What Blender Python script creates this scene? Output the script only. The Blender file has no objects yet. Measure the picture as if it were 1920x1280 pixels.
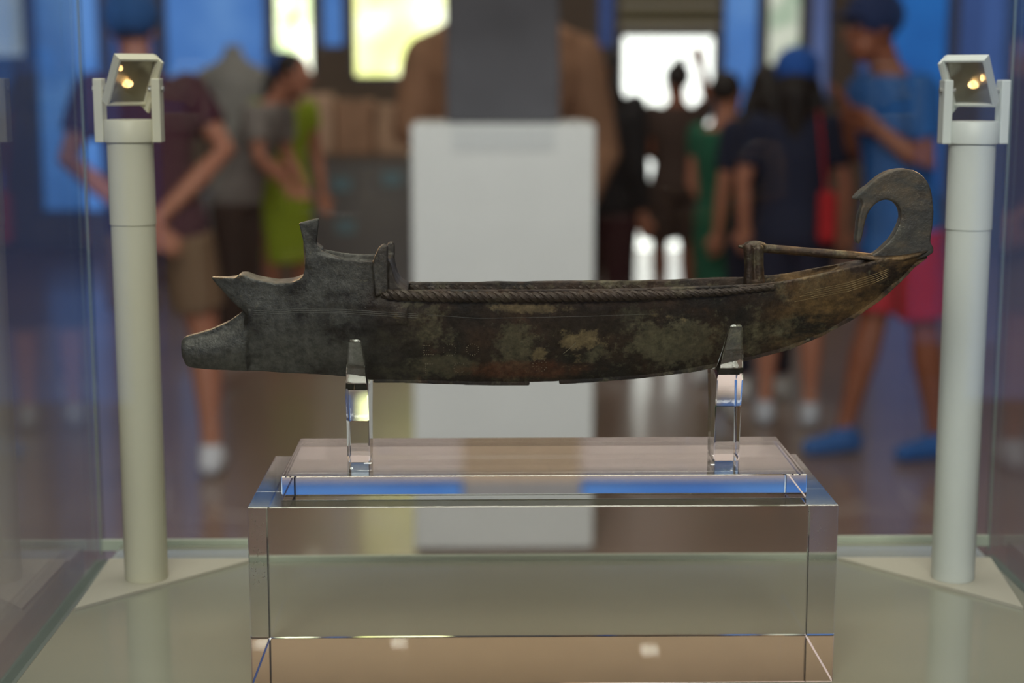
import bpy, bmesh, math, random
from mathutils import Vector, Matrix, noise
from mathutils.bvhtree import BVHTree
from mathutils.geometry import tessellate_polygon
random.seed(7)
PI = math.pi
scene = bpy.context.scene
COL = scene.collection

# ---------------------------------------------------------------- camera
FPX = 3040.0
CAM = Vector((0, 0, 1.5))
PITCH = math.atan(500 / FPX); YAW = math.atan(55 / FPX)
cam_d = bpy.data.cameras.new('camera'); cam = bpy.data.objects.new('camera', cam_d); COL.objects.link(cam)
cam.location = CAM
cam.rotation_euler = (PI / 2 - PITCH, 0, -YAW)
cam_d.sensor_width = 36; cam_d.lens = FPX / 1920 * 36
cam_d.clip_start = 0.02; cam_d.clip_end = 100
scene.camera = cam
CR = cam.rotation_euler.to_matrix()
def ray(px, py): return CR @ Vector((px - 960, 640 - py, -FPX))
def P(px, py, Y):
    d = ray(px, py); return CAM + d * ((Y - CAM.y) / d.y)
def PZ(px, py, z):
    d = ray(px, py); return CAM + d * ((z - CAM.z) / d.z)
cam_d.dof.use_dof = True
cam_d.dof.focus_distance = (P(1000, 600, 0.882) - CAM).dot(CR @ Vector((0, 0, -1)))
cam_d.dof.aperture_fstop = 5.8
cam_d.dof.aperture_blades = 0

# ---------------------------------------------------------------- world, lights, exposure
w = bpy.data.worlds.new('world'); scene.world = w; w.use_nodes = True
w.node_tree.nodes['Background'].inputs[0].default_value = (0.35, 0.55, 1.0, 1)
w.node_tree.nodes['Background'].inputs[1].default_value = 0.5
def area(name, loc, rot, sx, sy, power, color):
    l = bpy.data.lights.new(name, 'AREA'); l.shape = 'RECTANGLE'; l.size = sx; l.size_y = sy
    l.energy = power; l.color = color
    o = bpy.data.objects.new(name, l); o.location = loc; o.rotation_euler = rot; COL.objects.link(o); return o
area('front_fill', (-0.4, -2.4, 3.9), (math.radians(48), 0, math.radians(-8)), 2.6, 1.0, 156, (1.0, 0.96, 0.88))  # added fill from the front for the posts and boat
area('ceiling_light_top', (0.0, 0.9, 4.1), (0, 0, 0), 2.0, 0.8, 30, (1.0, 0.97, 0.92))
area('middle_fill', (0.2, 2.0, 4.2), (math.radians(40), 0, 0), 4.0, 1.2, 98, (1.0, 0.96, 0.9))  # added fill, aimed to brighten the pedestal and visitors
area('ceiling_light_back', (0.0, 8.0, 4.2), (math.radians(30), 0, 0), 5.0, 1.6, 45, (1.0, 0.93, 0.86))
area('ceiling_fill', (0.0, 7.0, 3.6), (PI, 0, 0), 6.0, 3.0, 42, (1.0, 0.90, 0.76))  # added fill that lifts the ceiling seen mirrored in the acrylic block
area('upper_wall_fill', (0.0, 12.9, 3.5), (PI / 2 + math.radians(38), 0, 0), 12.0, 0.3, 105, (1.0, 0.93, 0.90))  # unseen lamp added to brighten the upper wall mirrored in the slab
sl = bpy.data.lights.new('pedestal_fill', 'SPOT'); sl.energy = 190; sl.spot_size = .30; sl.spot_blend = .5; sl.shadow_soft_size = .05; sl.color = (1, .99, .96)  # added lamp that keeps the pedestal brighter than the hall
so = bpy.data.objects.new('pedestal_fill', sl); COL.objects.link(so); so.location = (-.3, 1.6, 4.4)
so.rotation_euler = (Vector((.06, 5, .9)) - so.location).to_track_quat('-Z', 'Y').to_euler()
vs = scene.view_settings
vs.view_transform = 'Standard'; vs.look = 'None'; vs.exposure = 0.0; vs.gamma = 1.0; vs.use_curve_mapping = False

# ---------------------------------------------------------------- materials
def lin(c):
    return tuple(((v / 255) / 12.92 if v / 255 <= .04045 else ((v / 255 + .055) / 1.055) ** 2.4) for v in c) + (1,)
def mat(name, col, rough=.5, metal=0.0, spec=.5, coat=0.0, trans=0.0, ior=1.45, bump=0.0, bscale=40, var=0.0, vscale=6):
    m = bpy.data.materials.new(name); m.use_nodes = True
    nt = m.node_tree; b = nt.nodes['Principled BSDF']
    c = lin(col)
    b.inputs['Base Color'].default_value = c; b.inputs['Roughness'].default_value = rough
    b.inputs['Metallic'].default_value = metal; b.inputs['Specular IOR Level'].default_value = spec
    b.inputs['Coat Weight'].default_value = coat; b.inputs['Coat Roughness'].default_value = .05
    b.inputs['Transmission Weight'].default_value = trans; b.inputs['IOR'].default_value = ior
    tc = nt.nodes.new('ShaderNodeTexCoord')
    if var:
        n = nt.nodes.new('ShaderNodeTexNoise'); n.inputs['Scale'].default_value = vscale; n.inputs['Detail'].default_value = 4
        r = nt.nodes.new('ShaderNodeValToRGB')
        r.color_ramp.elements[0].position = .3; r.color_ramp.elements[1].position = .7
        r.color_ramp.elements[0].color = tuple(x * (1 - var) for x in c[:3]) + (1,)
        r.color_ramp.elements[1].color = tuple(min(1, x * (1 + var)) for x in c[:3]) + (1,)
        nt.links.new(tc.outputs['Object'], n.inputs['Vector']); nt.links.new(n.outputs['Fac'], r.inputs['Fac'])
        nt.links.new(r.outputs['Color'], b.inputs['Base Color'])
    if bump:
        n = nt.nodes.new('ShaderNodeTexNoise'); n.inputs['Scale'].default_value = bscale; n.inputs['Detail'].default_value = 5
        bp = nt.nodes.new('ShaderNodeBump'); bp.inputs['Strength'].default_value = bump; bp.inputs['Distance'].default_value = .002
        nt.links.new(tc.outputs['Object'], n.inputs['Vector']); nt.links.new(n.outputs['Fac'], bp.inputs['Height'])
        nt.links.new(bp.outputs['Normal'], b.inputs['Normal'])
    return m
def emis(name, cols, strength, scale=2.0, detail=3.0):
    """daylight seen through a window: patchy brightness of sky and foliage"""
    m = bpy.data.materials.new(name); m.use_nodes = True; nt = m.node_tree
    nt.nodes.clear()
    out = nt.nodes.new('ShaderNodeOutputMaterial'); e = nt.nodes.new('ShaderNodeEmission')
    tc = nt.nodes.new('ShaderNodeTexCoord'); n = nt.nodes.new('ShaderNodeTexNoise')
    n.inputs['Scale'].default_value = scale; n.inputs['Detail'].default_value = detail
    r = nt.nodes.new('ShaderNodeValToRGB'); els = r.color_ramp.elements
    while len(els) < len(cols): els.new(.5)
    for i, c in enumerate(cols):
        els[i].position = .32 + .36 * i / max(1, len(cols) - 1); els[i].color = c if len(c) == 4 else lin(c)
    nt.links.new(tc.outputs['Object'], n.inputs['Vector']); nt.links.new(n.outputs['Fac'], r.inputs['Fac'])
    nt.links.new(r.outputs['Color'], e.inputs['Color']); e.inputs['Strength'].default_value = strength
    nt.links.new(e.outputs[0], out.inputs[0]); return m
def pane_mat(name, tint, f0=.045):
    """thin sheet glass: transparent with mirror reflection that grows towards grazing"""
    m = bpy.data.materials.new(name); m.use_nodes = True; nt = m.node_tree; nt.nodes.clear()
    out = nt.nodes.new('ShaderNodeOutputMaterial'); t = nt.nodes.new('ShaderNodeBsdfTransparent'); g = nt.nodes.new('ShaderNodeBsdfGlossy')
    t.inputs[0].default_value = tint; g.inputs['Roughness'].default_value = 0.0
    lw = nt.nodes.new('ShaderNodeLayerWeight'); lw.inputs['Blend'].default_value = .5
    pw = nt.nodes.new('ShaderNodeMath'); pw.operation = 'POWER'; pw.inputs[1].default_value = 5
    ml = nt.nodes.new('ShaderNodeMath'); ml.operation = 'MULTIPLY_ADD'; ml.inputs[1].default_value = 1 - f0; ml.inputs[2].default_value = f0
    mx = nt.nodes.new('ShaderNodeMixShader')
    nt.links.new(lw.outputs['Facing'], pw.inputs[0]); nt.links.new(pw.outputs[0], ml.inputs[0]); nt.links.new(ml.outputs[0], mx.inputs[0])
    nt.links.new(t.outputs[0], mx.inputs[1]); nt.links.new(g.outputs[0], mx.inputs[2]); nt.links.new(mx.outputs[0], out.inputs[0])
    return m
M = {}
M['cream'] = mat('cream_painted_metal', (216, 213, 188), .42, var=.03, vscale=12)
M['cream_cool'] = mat('cool_lit_cream_metal', (210, 216, 210), .42, var=.03, vscale=12)  # cream paint again, tinted for the cooler light on the right post
M['plate'] = mat('plate_white', (172, 168, 152), .5)
M['case_floor'] = mat('case_floor', (136, 138, 122), .10, spec=.6, coat=.6, var=.05, vscale=5)
M['case_base'] = mat('case_base', (150, 150, 140), .5, bump=.1)
M['rail'] = mat('rail_grey_green', (120, 130, 120), .35, metal=.3)
M['seal'] = mat('seal', (190, 200, 180), .3)
M['pane'] = pane_mat('case_glass', (.975, .985, .98, 1), .04)
M['pane_side'] = pane_mat('case_side_glass', (.92, .955, .94, 1), .04)
M['acrylic'] = mat('acrylic', (250, 252, 250), .0, trans=1, ior=1.49)
M['acrylic_lower'] = mat('acrylic_thick', (249, 247, 245), .02, trans=1, ior=1.49)
M['chrome'] = mat('reflector', (196, 190, 180), .30, metal=.8)
M['lens'] = pane_mat('lens', (.9, .9, .88, 1), .06)
M['bulb'] = emis('bulb', [(255, 190, 110), (255, 215, 150)], 3.2, 300)
M['pin'] = mat('pin', (170, 170, 165), .3, metal=.8)

def bronze(name, tone=0):
    m = bpy.data.materials.new(name); m.use_nodes = True; nt = m.node_tree; b = nt.nodes['Principled BSDF']
    L = nt.links.new
    g = nt.nodes.new('ShaderNodeNewGeometry')
    def nz(scale, detail=6, off=0, rough=.6, stretch=(1, 1, 1)):
        mp = nt.nodes.new('ShaderNodeMapping'); mp.inputs['Location'].default_value = (off, off * .7, off * 1.3); mp.inputs['Scale'].default_value = stretch
        n = nt.nodes.new('ShaderNodeTexNoise'); n.inputs['Scale'].default_value = scale; n.inputs['Detail'].default_value = detail; n.inputs['Roughness'].default_value = rough
        L(tc.outputs['Object'], mp.inputs['Vector']); L(mp.outputs[0], n.inputs['Vector']); return n.outputs['Fac']
    tc = nt.nodes.new('ShaderNodeTexCoord')
    def ramp(f, a, b_, ca=(0, 0, 0, 1), cb=(1, 1, 1, 1)):
        r = nt.nodes.new('ShaderNodeValToRGB'); r.color_ramp.elements[0].position = a; r.color_ramp.elements[1].position = b_
        r.color_ramp.elements[0].color = ca; r.color_ramp.elements[1].color = cb; L(f, r.inputs['Fac']); return r.outputs['Color']
    def mix(f, a, b_):
        x = nt.nodes.new('ShaderNodeMix'); x.data_type = 'RGBA'
        if isinstance(f, float): x.inputs[0].default_value = f
        else: L(f, x.inputs[0])
        for s, v in ((6, a), (7, b_)):
            if isinstance(v, tuple): x.inputs[s].default_value = v
            else: L(v, x.inputs[s])
        return x.outputs[2]
    def mul(a, b_):
        x = nt.nodes.new('ShaderNodeMath'); x.operation = 'MULTIPLY'; L(a, x.inputs[0]); L(b_, x.inputs[1]); return x.outputs[0]
    sx = nt.nodes.new('ShaderNodeSeparateXYZ'); L(tc.outputs['Object'], sx.inputs[0])
    def xr(a, b_):
        r = nt.nodes.new('ShaderNodeMapRange'); r.inputs[1].default_value = a; r.inputs[2].default_value = b_; r.interpolation_type = 'SMOOTHSTEP'
        L(sx.outputs[0], r.inputs[0]); return r.outputs[0]
    grey = lin((82, 82, 77)); brown = lin((62, 47, 36)); olive = lin((100, 95, 74)); black = lin((36, 33, 29)); gold = lin((122, 96, 60)); tan = lin((150, 132, 96)); rust = lin((80, 55, 39))
    mid = xr(-.085, -.02); stern = xr(.14, .20)
    body = mix(ramp(nz(30, 6, 3), .42, .62), mix(ramp(nz(60, 6, 1), .4, .6), black, grey), grey)
    mids = mix(ramp(nz(26, 7, 5), .40, .60), black, brown)
    mids = mix(ramp(nz(40, 7, 9), .60, .72), mids, rust)
    c = mix(mid, body, mids)
    c = mix(mul(ramp(nz(34, 9, 13, .7), .52, .62), mid), c, olive)
    c = mix(mul(ramp(nz(45, 9, 21, .75, (.8, 1, 1.3)), .62, .70), mid), c, tan)
    c = mix(mul(ramp(nz(38, 8, 31, .7, (.7, 1, 1.6)), .46, .62), stern), c, gold)
    c = mix(mul(ramp(nz(400, 4, 2), .60, .72), ramp(nz(30, 3, 8), .45, .6)), c, olive)
    def patch(px, py, rx, ry, hard=.35, amp=1.3, ns=55, off=0, k=.6):
        cc = P(px, py, .88); sc_ = .00029
        mp = nt.nodes.new('ShaderNodeVectorMath'); mp.operation = 'SUBTRACT'; mp.inputs[1].default_value = (cc.x, 0, cc.z); L(tc.outputs['Object'], mp.inputs[0])
        m2 = nt.nodes.new('ShaderNodeVectorMath'); m2.operation = 'MULTIPLY'; m2.inputs[1].default_value = (1 / (rx * sc_), 0, 1 / (ry * sc_)); L(mp.outputs[0], m2.inputs[0])
        ln = nt.nodes.new('ShaderNodeVectorMath'); ln.operation = 'LENGTH'; L(m2.outputs[0], ln.inputs[0])
        ma = nt.nodes.new('ShaderNodeMath'); ma.operation = 'MULTIPLY_ADD'; ma.inputs[1].default_value = amp * 2; L(nz(ns, 9, off + px * .01, .72), ma.inputs[0]); L(ln.outputs['Value'], ma.inputs[2])
        dv = nt.nodes.new('ShaderNodeMath'); dv.operation = 'MULTIPLY'; dv.inputs[1].default_value = .2; L(ma.outputs[0], dv.inputs[0])
        t0 = .8 + amp * .98
        return ramp(dv.outputs[0], .2 * t0, .2 * (t0 + hard), (k, k, k, 1), (0, 0, 0, 1))
    if not tone:
        c = mix(patch(735, 660, 60, 60, .8), c, black); c = mix(patch(1130, 600, 110, 30, .8), c, black)
        c = mix(patch(1265, 648, 95, 44, .4, 2.0, 120, 0, .7), c, olive); c = mix(patch(1230, 655, 40, 26, .3, 1.2, 90, 4), c, olive)
        c = mix(patch(1090, 640, 38, 19, .4, 1.9, 170, 0, .55), c, tan); c = mix(patch(1010, 668, 16, 12, .4, 1.8, 220, 0, .5), c, tan)
        c = mix(patch(965, 660, 32, 56, .5, 1.9, 150, 0, .6), c, olive); c = mix(patch(985, 577, 62, 9, .5, 1.8, 140, 0, .4), c, tan)
        c = mix(patch(835, 690, 60, 22, .4, 1.4, 90), c, olive); c = mix(patch(1560, 540, 90, 26, .5, 1.4, 60), c, gold)
        c = mix(patch(985, 700, 110, 16, .6, 1.2, 60), c, lin((98, 58, 36)))
    fine = ramp(nz(260, 8, 17, .75), .36, .66, (.55, .55, .55, 1), (1.35, 1.33, 1.28, 1))
    fx = nt.nodes.new('ShaderNodeMix'); fx.data_type = 'RGBA'; fx.blend_type = 'MULTIPLY'; fx.inputs[0].default_value = 1
    L(c, fx.inputs[6]); L(fine, fx.inputs[7]); c = fx.outputs[2]
    c = mix(ramp(nz(900, 3, 23, .6), .70, .76), c, black)
    if tone: c = mix(.65, c, {1: grey, 2: gold, 3: lin((62, 52, 43))}[tone])
    L(c, b.inputs['Base Color'])
    b.inputs['Metallic'].default_value = .45
    L(ramp(nz(90, 5, 4), .3, .7, (.30, .30, .30, 1), (.58, .58, .58, 1)), b.inputs['Roughness'])
    bp = nt.nodes.new('ShaderNodeBump'); bp.inputs['Strength'].default_value = .55; bp.inputs['Distance'].default_value = .0007
    bp2 = nt.nodes.new('ShaderNodeBump'); bp2.inputs['Strength'].default_value = .3; bp2.inputs['Distance'].default_value = .0015
    L(nz(600, 5, 6, .7), bp.inputs['Height']); L(nz(120, 5, 7), bp2.inputs['Height'])
    L(bp2.outputs[0], bp.inputs['Normal']); L(bp.outputs[0], b.inputs['Normal'])
    return m
M['bronze'] = bronze('patinated_bronze'); M['bronze_grey'] = bronze('grey_bronze', 1); M['bronze_gold'] = bronze('highlight_bronze', 2)  # gold tone is for the highlights painted on the prow rims
M['bronze_rope'] = bronze('rope_bronze', 3)
M['bronze_line'] = mat('bronze_line', (112, 94, 62), .4, metal=.5)
M['bronze_mark'] = mat('rubbed_mark', (128, 120, 100), .35, metal=.5)

# ---------------------------------------------------------------- helpers
def link(name, me, m, parent=None, smooth=False):
    o = bpy.data.objects.new(name, me); COL.objects.link(o)
    if m: me.materials.append(m)
    if parent: o.parent = parent
    if smooth:
        for p in me.polygons: p.use_smooth = True
        if len(me.polygons) < 20000: me.set_sharp_from_angle(angle=math.radians(42))
    return o
def from_bm(name, bm, m, parent=None, smooth=False, recalc=True):
    if recalc: bmesh.ops.recalc_face_normals(bm, faces=bm.faces)
    me = bpy.data.meshes.new(name); bm.to_mesh(me); bm.free()
    return link(name, me, m, parent, smooth)
def thing(name, label, cat, loc=(0, 0, 0), group=None, rz=0):
    o = bpy.data.objects.new(name, None); COL.objects.link(o); o.location = loc; o.rotation_euler = (0, 0, rz)
    o.empty_display_size = .05
    return tag(o, label, cat, group)
def tag(o, label, cat, group=None):
    o['label'] = label; o['category'] = cat
    if group: o['group'] = group
    return o
def struct(o): o['kind'] = 'structure'; return o
def box(bm, x0, x1, y0, y1, z0, z1, mtx=None):
    vs = [bm.verts.new(Vector(v) if mtx is None else mtx @ Vector(v)) for v in
          ((x0, y0, z0), (x1, y0, z0), (x1, y1, z0), (x0, y1, z0), (x0, y0, z1), (x1, y0, z1), (x1, y1, z1), (x0, y1, z1))]
    for f in ((0, 3, 2, 1), (4, 5, 6, 7), (0, 1, 5, 4), (1, 2, 6, 5), (2, 3, 7, 6), (3, 0, 4, 7)): bm.faces.new([vs[i] for i in f])
def bevel(bm, w_, seg=2):
    bmesh.ops.bevel(bm, geom=list(bm.edges), offset=w_, segments=seg, affect='EDGES', profile=.5)
def boxobj(name, x0, x1, y0, y1, z0, z1, m, parent=None, bev=0, seg=2):
    bm = bmesh.new(); box(bm, x0, x1, y0, y1, z0, z1)
    if bev: bevel(bm, bev, seg)
    o = from_bm(name, bm, m, parent)
    if parent: o.matrix_parent_inverse = parent_inv(parent)
    return o
def parent_inv(p):
    return (Matrix.Translation(p.location) @ p.rotation_euler.to_matrix().to_4x4()).inverted()
def wp(o, parent):
    """child whose mesh is in world coordinates"""
    o.parent = parent; o.matrix_parent_inverse = parent_inv(parent); return o
def loft(bm, secs, caps=True):
    rings = [[bm.verts.new(p) for p in s] for s in secs]
    n = len(rings[0])
    for a, b in zip(rings, rings[1:]):
        for i in range(n):
            bm.faces.new((a[i], a[(i + 1) % n], b[(i + 1) % n], b[i]))
    if caps: bm.faces.new(rings[0][::-1]); bm.faces.new(rings[-1])
def frame(d):
    d = d.normalized(); u = Vector((0, 0, 1)) if abs(d.z) < .9 else Vector((1, 0, 0))
    a = d.cross(u).normalized(); return a, a.cross(d).normalized()
def tube(bm, pts, radii, n=12, round_ends=True):
    """swept tube through pts with a radius at each, hemispherical ends"""
    pts = [Vector(p) for p in pts]
    if not hasattr(radii, '__len__'): radii = [radii] * len(pts)
    secs = []; ref = None
    for i, p in enumerate(pts):
        d = (pts[min(i + 1, len(pts) - 1)] - pts[max(i - 1, 0)])
        if d.length < 1e-9: d = Vector((0, 0, 1))
        d.normalize()
        if ref is None: a, b = frame(d)
        else:
            a = (ref - d * ref.dot(d)).normalized(); b = a.cross(d)
        ref = a
        r = radii[i]
        ring = lambda c, rr: [c + (a * math.cos(2 * PI * k / n) + b * math.sin(2 * PI * k / n)) * rr for k in range(n)]
        if i == 0 and round_ends:
            for t in (80, 50, 25): secs.append(ring(p - d * r * math.sin(math.radians(t)), r * math.cos(math.radians(t))))
        secs.append(ring(p, r))
        if i == len(pts) - 1 and round_ends:
            for t in (25, 50, 80): secs.append(ring(p + d * r * math.sin(math.radians(t)), r * math.cos(math.radians(t))))
    loft(bm, secs)
def ell(bm, c, rx, ry, rz, rot=None, u=16, v=10):
    m = Matrix.Translation(c) @ (rot.to_4x4() if rot else Matrix()) @ Matrix.Diagonal((rx, ry, rz, 1))
    bmesh.ops.create_uvsphere(bm, u_segments=u, v_segments=v, radius=1, matrix=m)
def extrude_poly(bm, pts, y0, y1):
    """pts (x, z) outline, extruded along Y"""
    a = [bm.verts.new((x, y0, z)) for x, z in pts]; b = [bm.verts.new((x, y1, z)) for x, z in pts]
    n = len(pts)
    for i in range(n): bm.faces.new((a[i], a[(i + 1) % n], b[(i + 1) % n], b[i]))
    for t in tessellate_polygon([[Vector((x, z, 0)) for x, z in pts]]):
        bm.faces.new([a[i] for i in t]); bm.faces.new([b[i] for i in t])
def remesh(name, bm, voxel, m, parent=None, smooth_it=3, fac=.5):
    bmesh.ops.recalc_face_normals(bm, faces=bm.faces)
    me = bpy.data.meshes.new('tmp'); bm.to_mesh(me); bm.free()
    o = bpy.data.objects.new('tmp', me); COL.objects.link(o)
    r = o.modifiers.new('r', 'REMESH'); r.mode = 'VOXEL'; r.voxel_size = voxel; r.use_smooth_shade = True
    if smooth_it:
        s = o.modifiers.new('s', 'SMOOTH'); s.iterations = smooth_it; s.factor = fac
    dg = bpy.context.evaluated_depsgraph_get(); dg.update()
    res = bpy.data.meshes.new_from_object(o.evaluated_get(dg))
    bpy.data.objects.remove(o); bpy.data.meshes.remove(me)
    res.name = name
    res.materials.clear()
    return link(name, res, m, parent, True)
def roughen(me, fn):
    """uneven cast surface"""
    nor = [v.normal.copy() for v in me.vertices]; co = []
    for v, n_ in zip(me.vertices, nor): co.extend(v.co + n_ * fn(v.co))
    me.vertices.foreach_set('co', co); me.update()
def catmull(pts, n=3):
    out = []; N = len(pts)
    for i in range(N):
        p0, p1, p2, p3 = [Vector(pts[(i + k) % N]) for k in (-1, 0, 1, 2)]
        for k in range(n):
            t = k / n
            out.append(tuple(.5 * ((2 * p1) + (p2 - p0) * t + (2 * p0 - 5 * p1 + 4 * p2 - p3) * t * t + (3 * p1 - p0 - 3 * p2 + p3) * t ** 3)))
    return out
def cyl(bm, c0, c1, r0, r1=None, n=32): tube(bm, [c0, c1], [r0, r0 if r1 is None else r1], n, False)
def lerp_tab(tab, x):
    if x <= tab[0][0]: return tab[0][1]
    for (a, va), (b, vb) in zip(tab, tab[1:]):
        if x <= b: return va + (vb - va) * (x - a) / (b - a)
    return tab[-1][1]

# ---------------------------------------------------------------- the hall
M['floor'] = mat('polished_floor', (132, 108, 96), .28, spec=.6, coat=.2, var=.12, vscale=1.2)
M['wall_far'] = mat('wall_far', (112, 98, 86), .7, var=.1, vscale=2)
M['wall'] = mat('wall', (120, 122, 126), .8, var=.05)
M['ceiling'] = mat('ceiling', (196, 172, 136), .8, var=.05)
M['wframe'] = mat('window_frame', (88, 96, 116), .45, metal=.2)
YF = 14.0
bm = bmesh.new(); box(bm, -7, 7, -5, YF + .3, -.1, 0); struct(from_bm('floor', bm, M['floor']))
bm = bmesh.new(); box(bm, -7, 7, -5, YF + .3, 5.6, 5.7); struct(from_bm('ceiling', bm, M['ceiling']))
bm = bmesh.new(); box(bm, -7.2, -7, -5, YF + .3, 0, 5.6); struct(from_bm('wall_left', bm, M['wall']))
bm = bmesh.new(); box(bm, 7, 7.2, -5, YF + .3, 0, 5.6); struct(from_bm('wall_right', bm, M['wall']))
blue = emis('window_blue', [(66, 106, 172), (84, 130, 200), (108, 152, 214)], 1.0, 1.0)
blue_dim = emis('window_dim_blue', [(58, 70, 112), (70, 92, 150)], .8, 1.0)
blue_deep = emis('window_deep_blue', [(34, 80, 150), (44, 112, 190)], .9, 1.0)
lav = emis('window_lavender', [(88, 98, 140), (96, 112, 160)], .9, 1.0)
pale = emis('window_pale', [(165, 178, 196), (195, 200, 205)], .8, 1.4)
whit = emis('window_bright', [(255, 255, 246), (255, 255, 255)], 2.6, 1.0)
wgreen = emis('window_garden', [(150, 190, 90), (255, 255, 225), (255, 255, 250)], 3.2, 2.2)
wyel = emis('window_sunlit_leaves', [(205, 215, 120), (250, 250, 170), (255, 255, 225)], 2.5, 2.2)
wmix = emis('window_cream', [(140, 165, 140), (200, 200, 185), (240, 250, 235)], 1.3, 3.0)
def X_(px, Y): return P(px, 140, Y).x
def Z_(py, Y): return P(905, py, Y).z
wins = [  # px left, px right, sill py, top z, pane material
    (-420, -120, 120, 3.2, blue_dim), (-110, 52, 112, 3.4, pale), (62, 190, 400, 3.4, blue), (200, 300, 300, 3.4, blue_dim),
    (306, 504, 235, 3.4, blue), (512, 590, 150, 3.4, wgreen), (600, 650, 92, 3.4, blue), (660, 842, 148, 3.4, wyel),
    (1118, 1155, 120, 3.4, blue_dim), (1352, 1426, 215, 3.4, blue), (1434, 1506, 150, 3.4, wmix), (1514, 1560, 200, 3.4, lav),
    (1604, 1640, 215, 3.4, blue_dim), (1650, 1782, 470, 3.4, blue_deep), (1792, 1892, 170, 3.4, blue_dim), (1900, 2200, 110, 3.4, blue_dim)]
door = (1160, 1346)
# far wall: solid pieces around the openings
bm = bmesh.new()
edges = sorted([(X_(a, YF), X_(b, YF), Z_(s, YF), t) for a, b, s, t, _ in wins] + [(X_(door[0], YF), X_(door[1], YF), 0, Z_(60, YF))])
x = -7.0
for a, b, s, t in edges:
    box(bm, x, a, YF, YF + .3, 0, 5.6)
    if s > 0: box(bm, a, b, YF, YF + .3, 0, s)
    box(bm, a, b, YF, YF + .3, t, 5.6)
    x = b
box(bm, x, 7.0, YF, YF + .3, 0, 5.6)
struct(from_bm('wall_back', bm, M['wall_far']))
clere = [(-420, 60), (80, 500), (530, 862), (1096, 1500), (1520, 1820), (1840, 2300)]
PLAST = mat('upper_plaster', (222, 206, 200), .8, var=.08, vscale=.6)
bm = bmesh.new(); box(bm, -7, 7, YF - .02, YF, 3.46, 4.56); struct(from_bm('trim_1', bm, PLAST))
bm = bmesh.new(); box(bm, X_(866, YF), X_(1092, YF), YF - .06, YF - .021, 3.40, 4.57); struct(from_bm('trim_2', bm, mat('tan_reflect_panel', (196, 172, 148), .7, var=.05)))  # unseen panel added to give the acrylic top a tan reflection
bm = bmesh.new(); box(bm, X_(866, YF), X_(1092, YF), YF - .06, YF - .001, 4.575, 5.3); struct(from_bm('trim_3', bm, mat('grey_reflect_panel', (150, 150, 155), .7, var=.05)))  # unseen panel added to grey the reflection in the slab's front face
for i, (a, b, s, t, m) in enumerate(wins):
    x0, x1, z0 = X_(a, YF), X_(b, YF), Z_(s, YF)
    o = struct(boxobj('window_%d' % (i + 1), x0, x1, YF + .08, YF + .1, z0, t, m))
    bm = bmesh.new()
    for bx_ in ((x0, x0 + .03, z0, t), (x1 - .03, x1, z0, t), (x0, x1, z0, z0 + .03), (x0, x1, t - .03, t)):
        box(bm, bx_[0], bx_[1], YF + .02, YF + .08, bx_[2], bx_[3])
    from_bm('window_frame', bm, M['wframe'], o)
x0, x1, zt = X_(door[0], YF), X_(door[1], YF), Z_(60, YF)
csky = emis('clerestory_blue', [(70, 116, 190), (96, 142, 208)], 1.1, .8)
cpale = emis('clerestory_pale', [(200, 215, 235), (235, 240, 245)], 1.1, .8)
for i, (a, b) in enumerate(clere):
    xa_, xb2 = X_(a, YF), X_(b, YF)
    o = struct(boxobj('window_%d' % (50 + i), xa_, xb2, YF - .03, YF - .01, 4.60, 5.06, csky))
    from_bm('window_frame', (lambda q: (box(q, xa_ - .03, xb2 + .03, YF - .04, YF - .001, 4.57, 4.60), box(q, xa_ - .03, xb2 + .03, YF - .04, YF - .001, 5.06, 5.09), q)[2])(bmesh.new()), M['wframe'], o)
    boxobj('upper_light', xa_, xb2, YF - .036, YF - .0305, 4.80, 5.04, cpale, o)
o = struct(boxobj('door_1', x0, x1, YF + .08, YF + .1, 0.0, zt, whit))
bm = bmesh.new()
for bx_ in ((x0, x0 + .04, 0, zt), (x1 - .04, x1, 0, zt), (x0, x1, zt - .04, zt)): box(bm, bx_[0], bx_[1], YF + .02, YF + .08, bx_[2], bx_[3])
from_bm('door_frame', bm, M['wframe'], o)
# cream slatted panel above the bright doorway
lou = thing('louvre_panel', 'cream and olive slatted panel above the bright doorway', 'panel', ((x0 + x1) / 2, YF - .06, zt + .02))
for k in range(5):
    boxobj('slat', x0, x1, YF - .07, YF - .01, zt + .02 + k * .085, zt + .085 + k * .085, mat('louvre_%d' % k, ((196, 192, 172) if k % 2 == 0 else (128, 122, 84)), .6), lou)
# wall behind the camera with tall windows, mirrored in the case glass
bm = bmesh.new(); box(bm, -7, 7, -5.2, -5, 0, 5.6); struct(from_bm('wall_front', bm, M['wall_far']))
bw = emis('window_sky_behind', [(70, 120, 205), (105, 155, 235)], 1.05, .5)
for i, (a, b, z0, z1) in enumerate([(-5.6, -3.4, .3, 3.6), (-2.9, -1.3, .3, 3.6), (1.8, 2.9, .3, 3.6), (3.4, 5.6, .3, 3.6)]):
    o = struct(boxobj('window_%d' % (30 + i), a, b, -5.0, -4.985, z0, z1, bw))
    bm = bmesh.new()
    for bx_ in ((a - .05, a, z0, z1), (b, b + .05, z0, z1), (a, b, z0 - .05, z0), (a, b, z1, z1 + .05), ((a + b) / 2 - .02, (a + b) / 2 + .02, z0, z1)):
        box(bm, bx_[0], bx_[1], -5.0, -4.95, bx_[2], bx_[3])
    from_bm('window_frame', bm, M['wframe'], o)

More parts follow.
